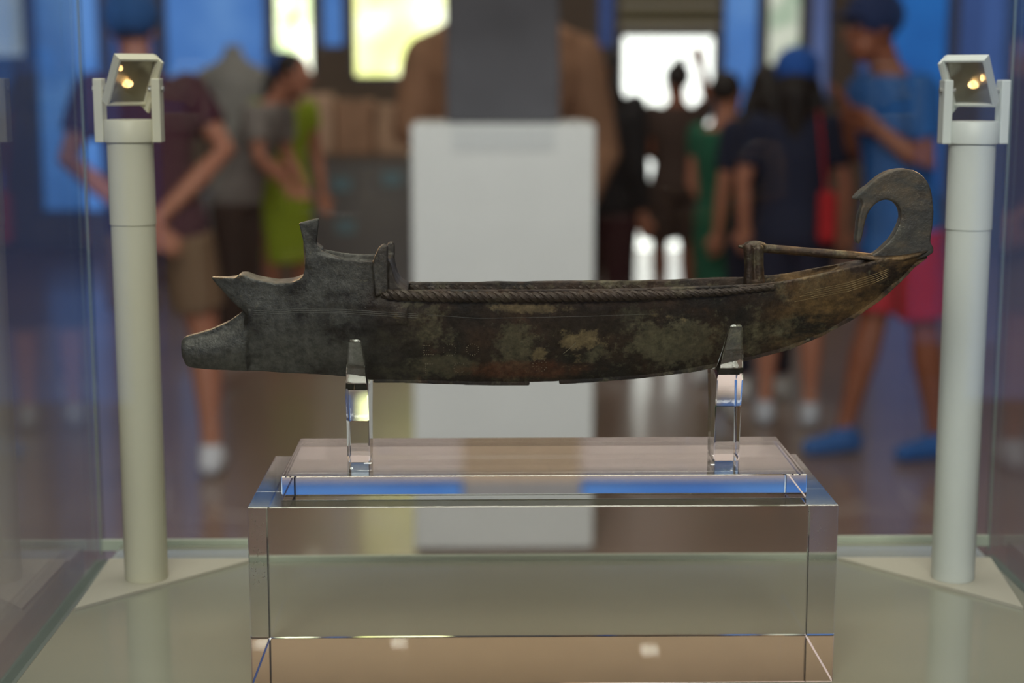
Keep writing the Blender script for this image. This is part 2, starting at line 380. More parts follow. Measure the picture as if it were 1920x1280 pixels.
# ---------------------------------------------------------------- the glass case
ZC = 1.5 - .327
pl, pr = PZ(205, 1050, ZC), PZ(1858, 1050, ZC)
YR = 1.108
XL, XR = pl.x, pr.x          # floor panel sides
GX0, GX1 = XL - .013, XR + .013
YFRONT = .47; ZTOP = ZC + .72
case = thing('display_case', 'glass display case with grey floor holding the bronze boat', 'display case', ((XL + XR) / 2, (YR + YFRONT) / 2, 0))
boxobj('base', GX0 - .012, GX1 + .012, YFRONT - .012, YR + .02, 0, ZC - .022, M['case_base'], case, .004)
boxobj('floor_panel', XL, XR, YFRONT + .012, YR, ZC - .022, ZC, M['case_floor'], case, .0008)
boxobj('bottom_rail', GX0 - .008, XL - .006, YFRONT, YR + .012, ZC - .022, ZC - .014, M['rail'], case)
boxobj('bottom_rail', XR + .006, GX1 + .008, YFRONT, YR + .012, ZC - .022, ZC - .014, M['rail'], case)
boxobj('rear_seal', GX0, GX1, YR + .001, YR + .004, ZC - .004, ZC + .0035, M['seal'], case)
for n_, a in (('glass_pane', (GX0, GX1, YR + .004, YR + .010, ZC - .02, ZTOP)), ('glass_pane', (GX0, GX1, YFRONT, YFRONT + .006, ZC - .02, ZTOP))):
    boxobj(n_, *a, M['pane'], case)
for a in ((GX0 - .006, GX0, YFRONT, YR + .010, ZC - .014, ZTOP), (GX1, GX1 + .006, YFRONT, YR + .010, ZC - .014, ZTOP)):
    boxobj('glass_pane', *a, M['pane_side'], case)
boxobj('glass_pane', GX0 - .006, GX1 + .006, YFRONT, YR + .01, ZTOP, ZTOP + .006, M['pane'], case)
for xx in (GX0 - .0035, GX1 + .0035):
    boxobj('corner_seal', xx - .0006, xx + .0006, YR + .0105, YR + .0117, ZC - .01, ZTOP, M['seal'], case)
# triangular corner plates
for pts, lab in (([(206, 1052), (480, 1052), (141, 1146)], 'left'), ([(1857, 1050), (1570, 1050), (1918, 1144)], 'right')):
    q = [PZ(a, b, ZC) for a, b in pts]
    bm = bmesh.new(); lo = [bm.verts.new(p + Vector((0, 0, .0001))) for p in q]; hi = [bm.verts.new(p + Vector((0, 0, .0022))) for p in q]
    bm.faces.new(lo); bm.faces.new(hi)
    for i in range(3): bm.faces.new((lo[i], lo[(i + 1) % 3], hi[(i + 1) % 3], hi[i]))
    o = from_bm('corner_plate', bm, M['plate'])
    tag(o, 'thin white triangular plate under the %s lamp post in the case corner' % lab, 'plate')

# ---------------------------------------------------------------- acrylic plinths
D1, D2 = 1.5 - .2272, 1.5 - .2138
a = PZ(463, 951, D1); b = PZ(1577, 951, D1); yb = .9574
low = boxobj('acrylic_block', a.x, b.x, a.y, yb, ZC + .00005, D1, M['acrylic_lower'], None, .0006, 1)
tag(low, 'large clear acrylic block standing on the case floor', 'plinth')
# pitted bubbles and scratches along the sawn ends of the block
c = PZ(527, 893, D2); d = PZ(1517, 893, D2); yb2 = .9465
up = boxobj('acrylic_slab', c.x, d.x, c.y, yb2, D1 + .00006, D2, M['acrylic'], None, .0005, 1)
tag(up, 'thin clear acrylic slab lying on the large acrylic block', 'plinth')
bm = bmesh.new()
for k in range(150):
    s = random.random() < .6
    x = (a.x + .0015 + random.random() * .007) if s else (b.x - .004 - random.random() * .012)
    z = D1 - .004 - random.random() * (.04 if s else .03)
    if not s and random.random() < .4: continue
    r = random.uniform(.0001, .00032)
    bmesh.ops.create_icosphere(bm, subdivisions=1, radius=r, matrix=Matrix.Translation((x, a.y + .0012 + random.random() * .004, z)) @ Matrix.Diagonal((1, .6, random.uniform(.8, 1.8), 1)))
o = from_bm('bubbles', bm, mat('bubble', (160, 155, 142), .4), None); o['kind'] = 'stuff'; wp(o, low)

# cradles
Y0 = .898
def cradle(pxl, pxr, pxbl, pxbr, ytop, ythr, label):
    """acrylic upright: foot, stem and two tapering fingers gripping the hull"""
    zb = D2 + .00008
    zt = P(660, ytop, Y0 - .028).z; zthr = P(660, ythr, Y0).z
    xl0, xr0 = P(pxbl, 850, Y0 - .01).x, P(pxbr, 850, Y0 - .01).x
    xl1, xr1 = P(pxl, ytop, Y0 - .028).x, P(pxr, ytop, Y0 - .028).x
    # side outline (y, z): symmetrical fork
    side = [(-.013, zb), (-.0135, zthr - .02), (-.019, zthr - .004), (-.0245, zthr + .012), (-.0275, zt - .001), (-.0265, zt), (-.0242, zt),
            (-.0205, zthr + .014), (-.014, zthr + .003), (-.006, zthr - .0008), (.006, zthr - .0008), (.014, zthr + .003), (.0205, zthr + .014),
            (.0242, zt), (.0265, zt), (.0275, zt - .001), (.0245, zthr + .012), (.019, zthr - .004), (.0135, zthr - .02), (.013, zb)]
    bm = bmesh.new(); L = []; R = []
    for y, z in side:
        t = max(0, (z - zthr) / (zt - zthr))
        L.append(bm.verts.new((xl0 + (xl1 - xl0) * t, Y0 + y, z))); R.append(bm.verts.new((xr0 + (xr1 - xr0) * t, Y0 + y, z)))
    n = len(side)
    for i in range(n): bm.faces.new((L[i], L[(i + 1) % n], R[(i + 1) % n], R[i]))
    f1 = bm.faces.new(L[::-1]); f2 = bm.faces.new(R)
    es = [e for e in bm.edges if f1 in e.link_faces or f2 in e.link_faces]
    bmesh.ops.bevel(bm, geom=es, offset=.0007, segments=2, affect='EDGES')
    o = from_bm('cradle', bm, M['acrylic']); tag(o, label, 'stand')
cradle(653, 676, 652, 694, 637, 716, 'clear acrylic cradle upright under the bow end of the boat')
cradle(1370, 1393, 1337, 1385, 611, 690, 'clear acrylic cradle upright under the stern end of the boat')

# ---------------------------------------------------------------- the bronze boat
boat = thing('bronze_boat', 'dark patinated bronze boat with ram prow and curled stern on acrylic cradles', 'boat lamp', (0.045, Y0, P(950, 722, Y0).z))
bot = [(342, 668), (346, 680), (352, 687), (365, 690), (420, 692), (500, 696), (580, 700), (650, 706), (700, 711), (780, 713), (850, 715), (920, 717), (1000, 716),
       (1100, 712), (1200, 704), (1300, 691), (1400, 670), (1480, 649), (1540, 624), (1600, 592), (1650, 557), (1690, 521), (1715, 494), (1740, 478)]
topl = [(342, 640), (348, 633), (360, 630), (400, 620), (430, 607), (452, 592), (464, 582), (520, 578), (700, 566), (724, 552), (770, 544), (1000, 543), (1200, 541), (1400, 533), (1450, 528),
        (1480, 524), (1530, 513), (1600, 497), (1640, 487), (1740, 471)]
wid = [(342, .0035), (350, .0048), (400, .0068), (464, .0085), (560, .0120), (640, .0150), (720, .0172), (800, .0182), (1100, .019), (1300, .0182), (1420, .0165), (1540, .0125), (1640, .0085), (1700, .006), (1740, .0035)]
def hull_secs():
    secs = []
    for px in [342, 344, 347, 351, 358, 366] + list(range(376, 1736, 8)) + [1740]:
        wv = lerp_tab(wid, px)
        zb = P(px, lerp_tab(bot, px), Y0).z; zt = P(px, lerp_tab(topl, px), Y0 - wv).z
        x = P(px, lerp_tab(bot, px), Y0).x
        rec = .0065 * min(1, max(0, (px - 745) / 12)) * min(1, max(0, (1590 - px) / 60)); th = .0022
        h = zt - zb; s = []
        N = 9
        half = []
        for k in range(N + 1):
            u = k / N
            yy = max(.0012, wv * (1 - (1 - u) ** 1.9) ** .86) if px > 470 else max(.001, wv * math.sin(PI * min(.80, .12 + .75 * u)) )
            half.append((yy, zb + h * u))
        half.append((max(.0006, wv - th), zt + .0002))
        half.append((max(.0005, wv - th - .0006), zt - rec)); half.append((max(.0003, wv * .5), zt - rec))
        s = [Vector((x, Y0 - a_, z_)) for a_, z_ in half] + [Vector((x, Y0 + a_, z_)) for a_, z_ in reversed(half)]
        secs.append(s)
    return secs
bm = bmesh.new(); loft(bm, hull_secs())
# bow superstructure: beak, foredeck and raised forecastle
btop = [(398, 518.5), (404, 519), (430, 521), (446, 522), (452, 515), (462, 515), (480, 523), (520, 531), (550, 530), (566, 524), (574, 517), (577, 505), (579, 474), (600, 476), (640, 484), (680, 489), (712, 489), (736, 489), (741, 515), (748, 533), (766, 545)]
bbot = [(398, 521), (420, 545), (440, 565), (462, 583), (480, 596), (766, 600)]
bw2 = [(398, .0015), (420, .004), (462, .0082), (480, .0093), (520, .0107), (560, .0122), (600, .0137), (640, .0152), (700, .0169), (740, .0176), (766, .0178)]
secs = []
for px in list(range(398, 566, 5)) + [568, 571, 574, 577, 579, 583, 588] + list(range(594, 732, 6)) + [734, 738, 741, 745, 750, 757, 766]:
    wv = lerp_tab(bw2, px); x = P(px, 560, Y0).x
    zt = P(px, lerp_tab(btop, px), Y0 - wv).z; zb = P(px, lerp_tab(bbot, px), Y0).z
    rec = .004 if 588 < px < 716 else 0
    lw_ = lerp_tab(wid, px) - .0005
    half = [(min(lw_, wv * .9), zb), (wv, zb + (zt - zb) * .3), (wv * .975, zb + (zt - zb) * .7), (wv, zt - .0008), (wv, zt), (max(.0006, wv - .0018), zt), (max(.0005, wv - .0022), zt - rec), (max(.0004, wv * .5), zt - rec)]
    secs.append([Vector((x, Y0 - a_, z_)) for a_, z_ in half] + [Vector((x, Y0 + a_, z_)) for a_, z_ in reversed(half)])
loft(bm, secs)
def xz(pts, Y): return [((P(a_, b_, Y)).x, (P(a_, b_, Y)).z) for a_, b_ in pts]
# horns of the forecastle
extrude_poly(bm, xz([(577, 500), (571, 455), (562, 417), (599, 408), (597, 440), (595, 456), (604, 468), (640, 482), (640, 500)], Y0 - .009), Y0 - .0135, Y0 - .0095)
extrude_poly(bm, xz([(576, 500), (573, 460), (570, 430), (590, 430), (590, 456), (604, 466), (604, 500)], Y0), Y0 - .011, Y0 + .011)
extrude_poly(bm, xz([(699, 500), (702, 482), (710, 464), (719, 457), (727, 461), (728, 548), (704, 556)], Y0 - .0165), Y0 - .0190, Y0 - .0135)
extrude_poly(bm, xz([(712, 500), (716, 470), (730, 454), (737, 453), (740, 458), (740, 510), (744, 540), (712, 545)], Y0 + .0165), Y0 + .0125, Y0 + .0175)
extrude_poly(bm, xz([(728, 500), (733, 500), (735, 550), (728, 550)], Y0), Y0 - .0165, Y0 + .0165)
# little stub on the foredeck
extrude_poly(bm, xz([(446, 524), (450, 514), (458, 512), (482, 522), (492, 534)], Y0), Y0 - .0035, Y0 + .0035)
hull = remesh('hull', bm, .00065, M['bronze'], None, 2, .5)
hm = hull.data
roughen(hm, lambda p: noise.noise(p * 55) * .0004 + noise.noise(p * 190) * .00016)
wp(hull, boat)
dg = bpy.context.evaluated_depsgraph_get()
bvh = BVHTree.FromPolygons([v.co.copy() for v in hm.vertices], [tuple(p.vertices) for p in hm.polygons])
def on_hull(px, py, lift=.0):
    d_ = ray(px, py).normalized(); loc, nor, _, _ = bvh.ray_cast(CAM, d_)
    if loc is None: return None
    return loc + nor * lift
# keel with a broken notch
def keel(xa, xb, yshift_l=0):
    top_, bot_ = [], []
    for px in list(range(xa, xb, 8)) + [xb]:
        yb_ = lerp_tab([(760, 717), (780, 718), (850, 720), (920, 722), (1000, 722), (1100, 717), (1200, 709), (1300, 697), (1400, 676), (1480, 655), (1540, 630), (1600, 598), (1650, 563), (1690, 527), (1715, 500), (1740, 482)], px)
        top_.append((px, yb_ - 16)); bot_.append((px, yb_))
    return top_ + bot_[::-1]
bm = bmesh.new()
extrude_poly(bm, xz(keel(700, 993), Y0), Y0 - .0016, Y0 + .0016)
extrude_poly(bm, xz(keel(1048, 1738), Y0), Y0 - .0016, Y0 + .0016)
o = remesh('keel', bm, .0006, M['bronze'], None, 2); wp(o, boat)
# rope moulding on both gunwales
def rope(sgn):
    bm = bmesh.new()
    path = []
    N = 520
    for k in range(N + 1):
        t = k / N; px = 716 + (1450 - 716) * t
        py = lerp_tab([(716, 551), (740, 552.5), (800, 555.5), (1000, 557), (1200, 554), (1350, 548), (1450, 538)], px)
        wv = lerp_tab(wid, px)
        p = P(px, py, Y0 - wv - .0005); p.y = Y0 + sgn * (wv + .0003); path.append(p)
    R_ = lambda t: .0016 * (1 - .45 * max(0, t - .6) / .4) * min(1, .55 + t * 30)
    for s in range(3):
        pts, rr = [], []
        for k, p in enumerate(path):
            t = k / N; ang = 2 * PI * (k / N * 17 + s / 3); r = R_(t)
            pts.append(p + Vector((0, math.cos(ang) * r, math.sin(ang) * r))); rr.append(r * 1.02)
        tube(bm, pts, rr, 7)
    tube(bm, path, [R_(k / N) * 1.55 for k in range(N + 1)], 8)
    o = from_bm('rope_moulding', bm, M['bronze_rope'], None, True); wp(o, boat)
rope(-1); rope(1)
# stern ornament: curled goose-neck blade
orn = [(1598, 372), (1606, 362), (1625, 346), (1645, 330), (1664, 320), (1685, 315.5), (1705, 317), (1722, 325), (1735, 339), (1742, 356), (1746, 375), (1747, 400), (1744, 430), (1742, 452), (1747, 462),
       (1745, 474), (1720, 484), (1690, 490), (1640, 490), (1628, 481), (1645, 468), (1660, 455), (1672, 440), (1681, 423), (1686, 405), (1684, 390), (1676, 379), (1664, 374), (1650, 375), (1637, 383), (1627, 396), (1620, 413), (1616, 435), (1611, 452), (1607, 456), (1603, 450), (1605, 425), (1609, 400), (1614, 382), (1612, 373), (1605, 374)]
bm = bmesh.new(); extrude_poly(bm, xz(catmull(orn), Y0), Y0 - .0038, Y0 + .0038)
o = remesh('stern_ornament', bm, .0006, M['bronze_grey'], None, 3)
roughen(o.data, lambda p: noise.noise(p * 120) * .0003)
wp(o, boat)
# flat ledge at the foot of the ornament
bm = bmesh.new()
secs = []
for px, py, hw, th in ((1590, 479, .0035, .003), (1620, 482, .0062, .0034), (1650, 484, .0078, .0036), (1690, 482, .0078, .0036), (1720, 475, .006, .003), (1746, 466, .003, .002)):
    c_ = P(px, py, Y0)
    secs.append([c_ + Vector((0, y_ * hw, z_ * th / 2)) for y_, z_ in ((-1, -.4), (-.9, .6), (-.5, 1), (.5, 1), (.9, .6), (1, -.4), (.5, -1), (-.5, -1))])
loft(bm, secs); o = remesh('stern_ledge', bm, .0007, M['bronze'], None, 2); wp(o, boat)
# long rail and its twin-stemmed post
bm = bmesh.new()
rail = [(1386, 462), (1396, 463), (1410, 463), (1440, 466), (1500, 471), (1560, 476), (1600, 479), (1640, 482)]
tube(bm, [P(a_, b_, Y0 - .002) for a_, b_ in rail], [.0009, .0013, .0026, .0026, .0025, .0026, .0025, .0020], 12)
ell(bm, P(1415, 461, Y0 - .002), .0068, .004, .0031)
o = remesh('stern_rail', bm, .0006, M['bronze'], None, 2); wp(o, boat)
bm = bmesh.new()
for px in (1404, 1422):
    q0, q1 = P(px, 466, Y0 - .004), P(px + 1, 530, Y0 - .004)
    tube(bm, [q0, q0.lerp(q1, .5), q1], [.0031, .0028, .0034], 12)
box(bm, P(1397, 500, Y0).x, P(1430, 500, Y0).x, Y0 - .007, Y0 + .007, P(1400, 536, Y0).z, P(1400, 523, Y0).z)
o = remesh('rail_post', bm, .0006, M['bronze'], None, 2); wp(o, boat)
# incised lines
def hline(pts, r=.00022, m=None, name='incised_line'):
    q = []
    for (a_, b_), (c_, d_) in zip(pts, pts[1:]):
        n_ = max(2, int(abs(c_ - a_) / 6))
        for k in range(n_):
            t = k / n_; h = on_hull(a_ + (c_ - a_) * t, b_ + (d_ - b_) * t, -.00004)
            if h: q.append(h)
    if len(q) < 3: return
    bm = bmesh.new(); tube(bm, q, r, 6); o = from_bm(name, bm, m or M['bronze'], None, True); wp(o, boat)
for dy in (0, 3.5, 7):
    hline([(476, 583 + dy), (560, 579 + dy), (640, 580 + dy), (720, 585 + dy), (790, 589 + dy)], .00018, M['bronze_grey'])
hline([(800, 590), (900, 597), (1100, 593), (1240, 588)], .00014, M['bronze_grey'])
for dy, x0_ in ((0, 1530), (4, 1510), (8, 1500), (12, 1520), (16, 1490)):
    hline([(x0_, 548 + dy - (x0_ - 1500) * .17), (1590, 530 + dy), (1640, 514 + dy), (1672, 502 + dy * .8)], .00015, M['bronze_line'])
hline([(1056, 663), (1072, 650), (1086, 636)], .0002, M['bronze_mark'], 'scratch')
# punched inscription
def dots(name, pts, r=.00032):
    bm = bmesh.new()
    for a_, b_ in pts:
        h = on_hull(a_, b_, .00002)
        if h: bmesh.ops.create_icosphere(bm, subdivisions=1, radius=r * random.uniform(.7, 1.1), matrix=Matrix.Translation(h))
    o = from_bm(name, bm, M['bronze_mark'], None, True); wp(o, boat)
dots('punched_letter', [(793.5 + k * 3, 647.5) for k in range(5)] + [(793.5, 652 + k * 4.4) for k in range(4)] + [(796 + k * 4, 656.5) for k in range(3)] + [(796 + k * 4, 664.5) for k in range(5)])
circ = lambda cx, cy, rx, ry, n, a0=0, a1=2 * PI: [(cx + rx * math.cos(a0 + (a1 - a0) * k / n), cy + ry * math.sin(a0 + (a1 - a0) * k / n)) for k in range(n)]
dots('punched_letter', circ(843, 656, 12, 10.5, 16) + [(843, 656)])
dots('punched_letter', circ(886, 655, 11.5, 10.5, 16))
dots('punched_letter', [(798 + k * 3.2, 682) for k in range(5)] + [(798, 686 + k * 4) for k in range(4)])
dots('punched_letter', circ(862, 689, 11, 9, 14, .8, 2 * PI - .5))
dots('punched_letter', circ(1012, 684, 13, 12, 15) + circ(1012, 684, 6, 6, 7), .0003)
# copper highlights of warm light, laid on the prow rims as gold tubes
for pts in ([(402, 520), (412, 520), (424, 521)], [(446, 521), (452, 516), (460, 517)]):
    hline([(a_, b_ + 1.5) for a_, b_ in pts], .0003, M['bronze_gold'], 'rim_highlight')

# ---------------------------------------------------------------- lamp posts
def lamp(side):
    left = side == 'left'
    bx, by = (275, 1082) if left else (1786, 1082)
    base = PZ(bx, by, ZC + .0022)
    Yp = base.y; m = M['cream'] if left else M['cream_cool']
    z = lambda py, px=bx: P(px, py, Yp).z
    t = thing('lamp_post', 'tall %s lamp post with square spotlight at the %s rear corner' % ('cream' if left else 'cool-lit cream', side), 'lamp', base)
    X0, r = base.x, .0139
    zj = z(421 if left else 430); zs = z(264 if left else 267); zk = z(224 if left else 227)
    bm = bmesh.new()
    c = lambda zz: Vector((X0, Yp, zz))
    tube(bm, [c(base.z), c(base.z + .0006), c(zj - .0004), c(zj)], [r - .0004, r, r, r - .0004], 48, False)
    wp(from_bm('lower_tube', bm, m, None, True), t)
    bm = bmesh.new(); tube(bm, [c(zj + .0001), c(zj + .0005), c(zs)], [r + .0001, r + .0005, r + .0005], 48, False)
    wp(from_bm('upper_tube', bm, m, None, True), t)
    bm = bmesh.new(); tube(bm, [c(zs - .001), c(zs - .0004), c(zk - .001), c(zk)], [r + .0012, r + .0020, r + .0020, r + .0012], 48, False)
    wp(from_bm('collar', bm, m, None, True), t)
    # yoke arms
    zt = z(147 if left else 150); xo = .0205 if left else .0205
    for s in (-1, 1):
        bm = bmesh.new()
        x0_ = X0 + s * (r + .0012); x1_ = X0 + s * (r + .0068)
        box(bm, min(x0_, x1_), max(x0_, x1_), Yp - .006, Yp + .006, zs - .0008, zt); bevel(bm, .0006)
        a_ = wp(from_bm('yoke_arm', bm, m), t)
        bm = bmesh.new(); cyl(bm, (X0 + s * .0125, Yp, zt - .0065), (X0 + s * (r + .0082), Yp, zt - .0065), .0018, n=16)
        wp(from_bm('pivot_pin', bm, M['pin']), t)
    # tilted square head
    hc = P(247 if left else 1818, 152 if left else 154, Yp - .005)
    n = Vector((.60 if left else -.60, -.62, -.50)).normalized()
    upv = (Vector((0, 0, 1)) - n * n.z).normalized(); rt = upv.cross(n).normalized()
    # columns: local x = rt, y = -n (depth away), z = up
    mt = Matrix((( rt.x, -n.x, upv.x, hc.x), (rt.y, -n.y, upv.y, hc.y), (rt.z, -n.z, upv.z, hc.z), (0, 0, 0, 1)))
    W, H, D, th = .0142, .0164, .0050, .0014
    bm = bmesh.new()
    box(bm, -W, W, -.002, D, H - th, H, mt); box(bm, -W, W, -.002, D, -H, -H + th, mt)
    box(bm, -W, -W + th, -.002, D, -H + th, H - th, mt); box(bm, W - th, W, -.002, D, -H + th, H - th, mt)
    box(bm, -W + th, W - th, D - th, D, -H + th, H - th, mt)
    hd = wp(from_bm('housing', bm, m), t)
    # side visor facing the boat
    s = -1 if not left else 1
    bm = bmesh.new(); box(bm, s * W - .0008, s * W + .0008, -.006, .004, -H - .003, H, mt)
    wp(from_bm('visor', bm, m), t)
    # dished reflector, bulb and lens
    bm = bmesh.new(); G = 10
    grid = [[bm.verts.new(mt @ Vector(((-1 + 2 * i / G) * (W - th - .0002), .0036 - .0026 * max(abs(-1 + 2 * i / G), abs(-1 + 2 * j / G)) ** 2, (-1 + 2 * j / G) * (H - th - .0002)))) for j in range(G + 1)] for i in range(G + 1)]
    for i in range(G):
        for j in range(G): bm.faces.new((grid[i][j], grid[i + 1][j], grid[i + 1][j + 1], grid[i][j + 1]))
    wp(from_bm('reflector', bm, M['chrome'], None, True, False), t)
    bm = bmesh.new(); ell(bm, mt @ Vector((-.001 * s, .0022, -.003)), .0036, .0014, .0026)
    if left: ell(bm, mt @ Vector((-.009, .0022, .008)), .0016, .0016, .002)
    else: ell(bm, mt @ Vector((.008, .0022, .002)), .0014, .0014, .0024)
    wp(from_bm('bulb', bm, M['bulb'], None, True), t)
    bm = bmesh.new(); box(bm, -W + th, W - th, 0, .0008, -H + th, H - th, mt)
    wp(from_bm('lens', bm, M['lens']), t)
    l = bpy.data.lights.new('spotlight', 'SPOT'); l.energy = 1.6 if left else .9; l.color = (1, .62, .32); l.spot_size = 1.1; l.spot_blend = .7; l.shadow_soft_size = .008
    lo = bpy.data.objects.new('spotlight', l); COL.objects.link(lo); lo.location = hc + n * .012
    tgt = Vector((P(560 if left else 1560, 600, Y0).x, Y0, P(560, 560, Y0).z))
    lo.rotation_euler = (tgt - lo.location).to_track_quat('-Z', 'Y').to_euler()
lamp('left'); lamp('right')

# ---------------------------------------------------------------- the gallery beyond the case
pd = 5.0
x0, x1 = P(772, 400, pd).x, P(1115, 400, pd).x; zp = P(940, 233, pd).z
ped = thing('pedestal', 'tall white square pedestal carrying the dark grey stone slab', 'pedestal', ((x0 + x1) / 2, pd + .25, 0))
M['pedestal'] = mat('pedestal_white', (205, 208, 206), .6, var=.02)
boxobj('shaft', x0, x1, pd, pd + .5, .02, zp, M['pedestal'], ped, .004)
boxobj('plinth_foot', x0 + .02, x1 - .02, pd + .02, pd + .48, 0, .02, M['wall_far'], ped)
boxobj('slab_reflection', P(848, 250, pd).x, P(1040, 250, pd).x, pd - .003, pd, P(940, 282, pd).z, P(940, 238, pd).z, mat('slab_reflection', (192, 196, 196), .5), ped)  # darker sheet added in place of the stone slab's reflection on the shaft
M['slab'] = mat('slab_stone', (74, 74, 79), .8, bump=.6, bscale=30, var=.14, vscale=5)
bm = bmesh.new(); box(bm, P(836, 100, pd + .1).x, P(1050, 100, pd + .1).x, pd + .1, pd + .32, zp, zp + .78); bevel(bm, .01)
bmesh.ops.subdivide_edges(bm, edges=list(bm.edges), cuts=5, use_grid_fill=True)
for v in bm.verts: v.co += Vector((noise.noise(v.co * 6) * .006, noise.noise(v.co * 5 + Vector((3, 0, 0))) * .008, 0)) * (1 if v.co.z > zp + .01 else 0)
tag(from_bm('stone_slab', bm, M['slab']), 'upright dark grey stone slab standing on the white pedestal', 'slab')

M['terra'] = mat('terracotta_stone', (150, 112, 86), .8, bump=.5, bscale=25, var=.18, vscale=5)
M['terra2'] = mat('tan_marble', (165, 124, 92), .8, bump=.5, bscale=25, var=.18, vscale=5)
M['plinth_grey'] = mat('plinth_grey', (112, 110, 108), .35, spec=.6, var=.06)
def ring(c, rx, ry, n=28, folds=0, amp=0, ph=0):
    return [Vector((c[0] + math.cos(2 * PI * k / n) * rx * (1 + amp * math.sin(folds * 2 * PI * k / n + ph)), c[1] + math.sin(2 * PI * k / n) * ry * (1 + amp * math.sin(folds * 2 * PI * k / n + ph)), c[2])) for k in range(n)]
def statue(px, Y, zb, label, m, sc=1.0, arm=1):
    """weathered draped torso without a head"""
    x = P(px, 140, Y).x
    bm = bmesh.new()
    prof = [(0, .23, .17), (.1, .21, .16), (.35, .19, .15), (.55, .17, .14), (.7, .20, .15), (.86, .25, .16), (.97, .23, .13), (1.03, .11, .09), (1.10, .065, .06), (1.15, .06, .055)]
    loft(bm, [ring((x, Y, zb + z_ * sc), rx * sc, ry * sc, 36, 9, .05 if z_ < .8 else 0, z_ * 2) for z_, rx, ry in prof])
    tube(bm, [(x + arm * .23 * sc, Y, zb + .9 * sc), (x + arm * .29 * sc, Y - .03, zb + .62 * sc), (x + arm * .22 * sc, Y - .15 * sc, zb + .5 * sc)], [.07 * sc, .058 * sc, .05 * sc])
    tube(bm, [(x - arm * .22 * sc, Y, zb + .9 * sc), (x - arm * .27 * sc, Y - .02, zb + .7 * sc)], [.07 * sc, .055 * sc])
    t = thing('marble_torso', label, 'statue', (x, Y, 0))
    o = remesh('torso', bm, .012, m, None, 3); roughen(o.data, lambda p: noise.noise(p * 14) * .006); wp(o, t)
    boxobj('statue_base', x - .24 * sc, x + .24 * sc, Y - .22, Y + .22, 0, zb + .005, M['plinth_grey'], t, .005)
statue(942, 7.2, .22, 'large brown draped headless torso behind the dark grey slab', M['terra'], 1.5, 1)
statue(438, 11.0, .72, 'pale grey draped torso behind the stooping maroon-shirted man', mat('pale_marble', (150, 150, 146), .7, bump=.4, var=.1), .85, 1)
SAND = [mat('sandstone_%d' % k, c, .8, bump=.5, bscale=25, var=.15, vscale=6) for k, c in enumerate([(206, 172, 146), (176, 138, 112), (190, 156, 130)])]
# low display platform with sandstone blocks
Yq = 11.6
xa, xb_ = P(560, 300, Yq).x, P(775, 300, Yq).x; zq = P(660, 292, Yq).z
pf = thing('display_platform', 'long dark grey display platform left of the white pedestal', 'platform', ((xa + xb_) / 2, Yq + .4, 0))
boxobj('platform_body', xa, xb_, Yq, Yq + .8, 0, zq - .03, M['plinth_grey'], pf, .005)
boxobj('platform_top', xa - .02, xb_ + .02, Yq - .02, Yq + .82, zq - .03, zq, mat('platform_top', (120, 104, 92), .5), pf, .004)
for i, (a_, b_, top_, lab) in enumerate([(562, 622, 176, 'tan sandstone relief block nearest the yellow-green dress'), (626, 700, 188, 'brown sandstone relief block in the middle of the grey platform'), (704, 766, 196, 'low brown sandstone block nearest the white pedestal')]):
    x0_, x1_ = P(a_, 200, Yq + .2).x, P(b_, 200, Yq + .2).x; zt_ = P(660, top_, Yq + .2).z
    bm = bmesh.new(); box(bm, x0_, x1_, Yq + .2, Yq + .55, zq, zt_); bevel(bm, .02, 2)
    bmesh.ops.subdivide_edges(bm, edges=list(bm.edges), cuts=3, use_grid_fill=True)
    for v in bm.verts: v.co += Vector((noise.noise(v.co * 9), noise.noise(v.co * 7 + Vector((5, 0, 0))), noise.noise(v.co * 8 + Vector((0, 5, 0))))) * (.02 if v.co.z > zq + .01 else 0)
    tag(from_bm('sandstone_block', bm, SAND[i]), lab, 'stone block')
# small pale blue-grey exhibit labels on the front of the platform
for i, (px, py) in enumerate(((640, 345), (735, 335), (648, 425))):
    c_ = P(px, py, Yq - .001)
    o = boxobj('exhibit_label', c_.x - .07, c_.x + .07, Yq - .006, Yq - .0005, c_.z - .05, c_.z + .05, mat('exhibit_label_%d' % i, (110, 140, 150), .5), pf)

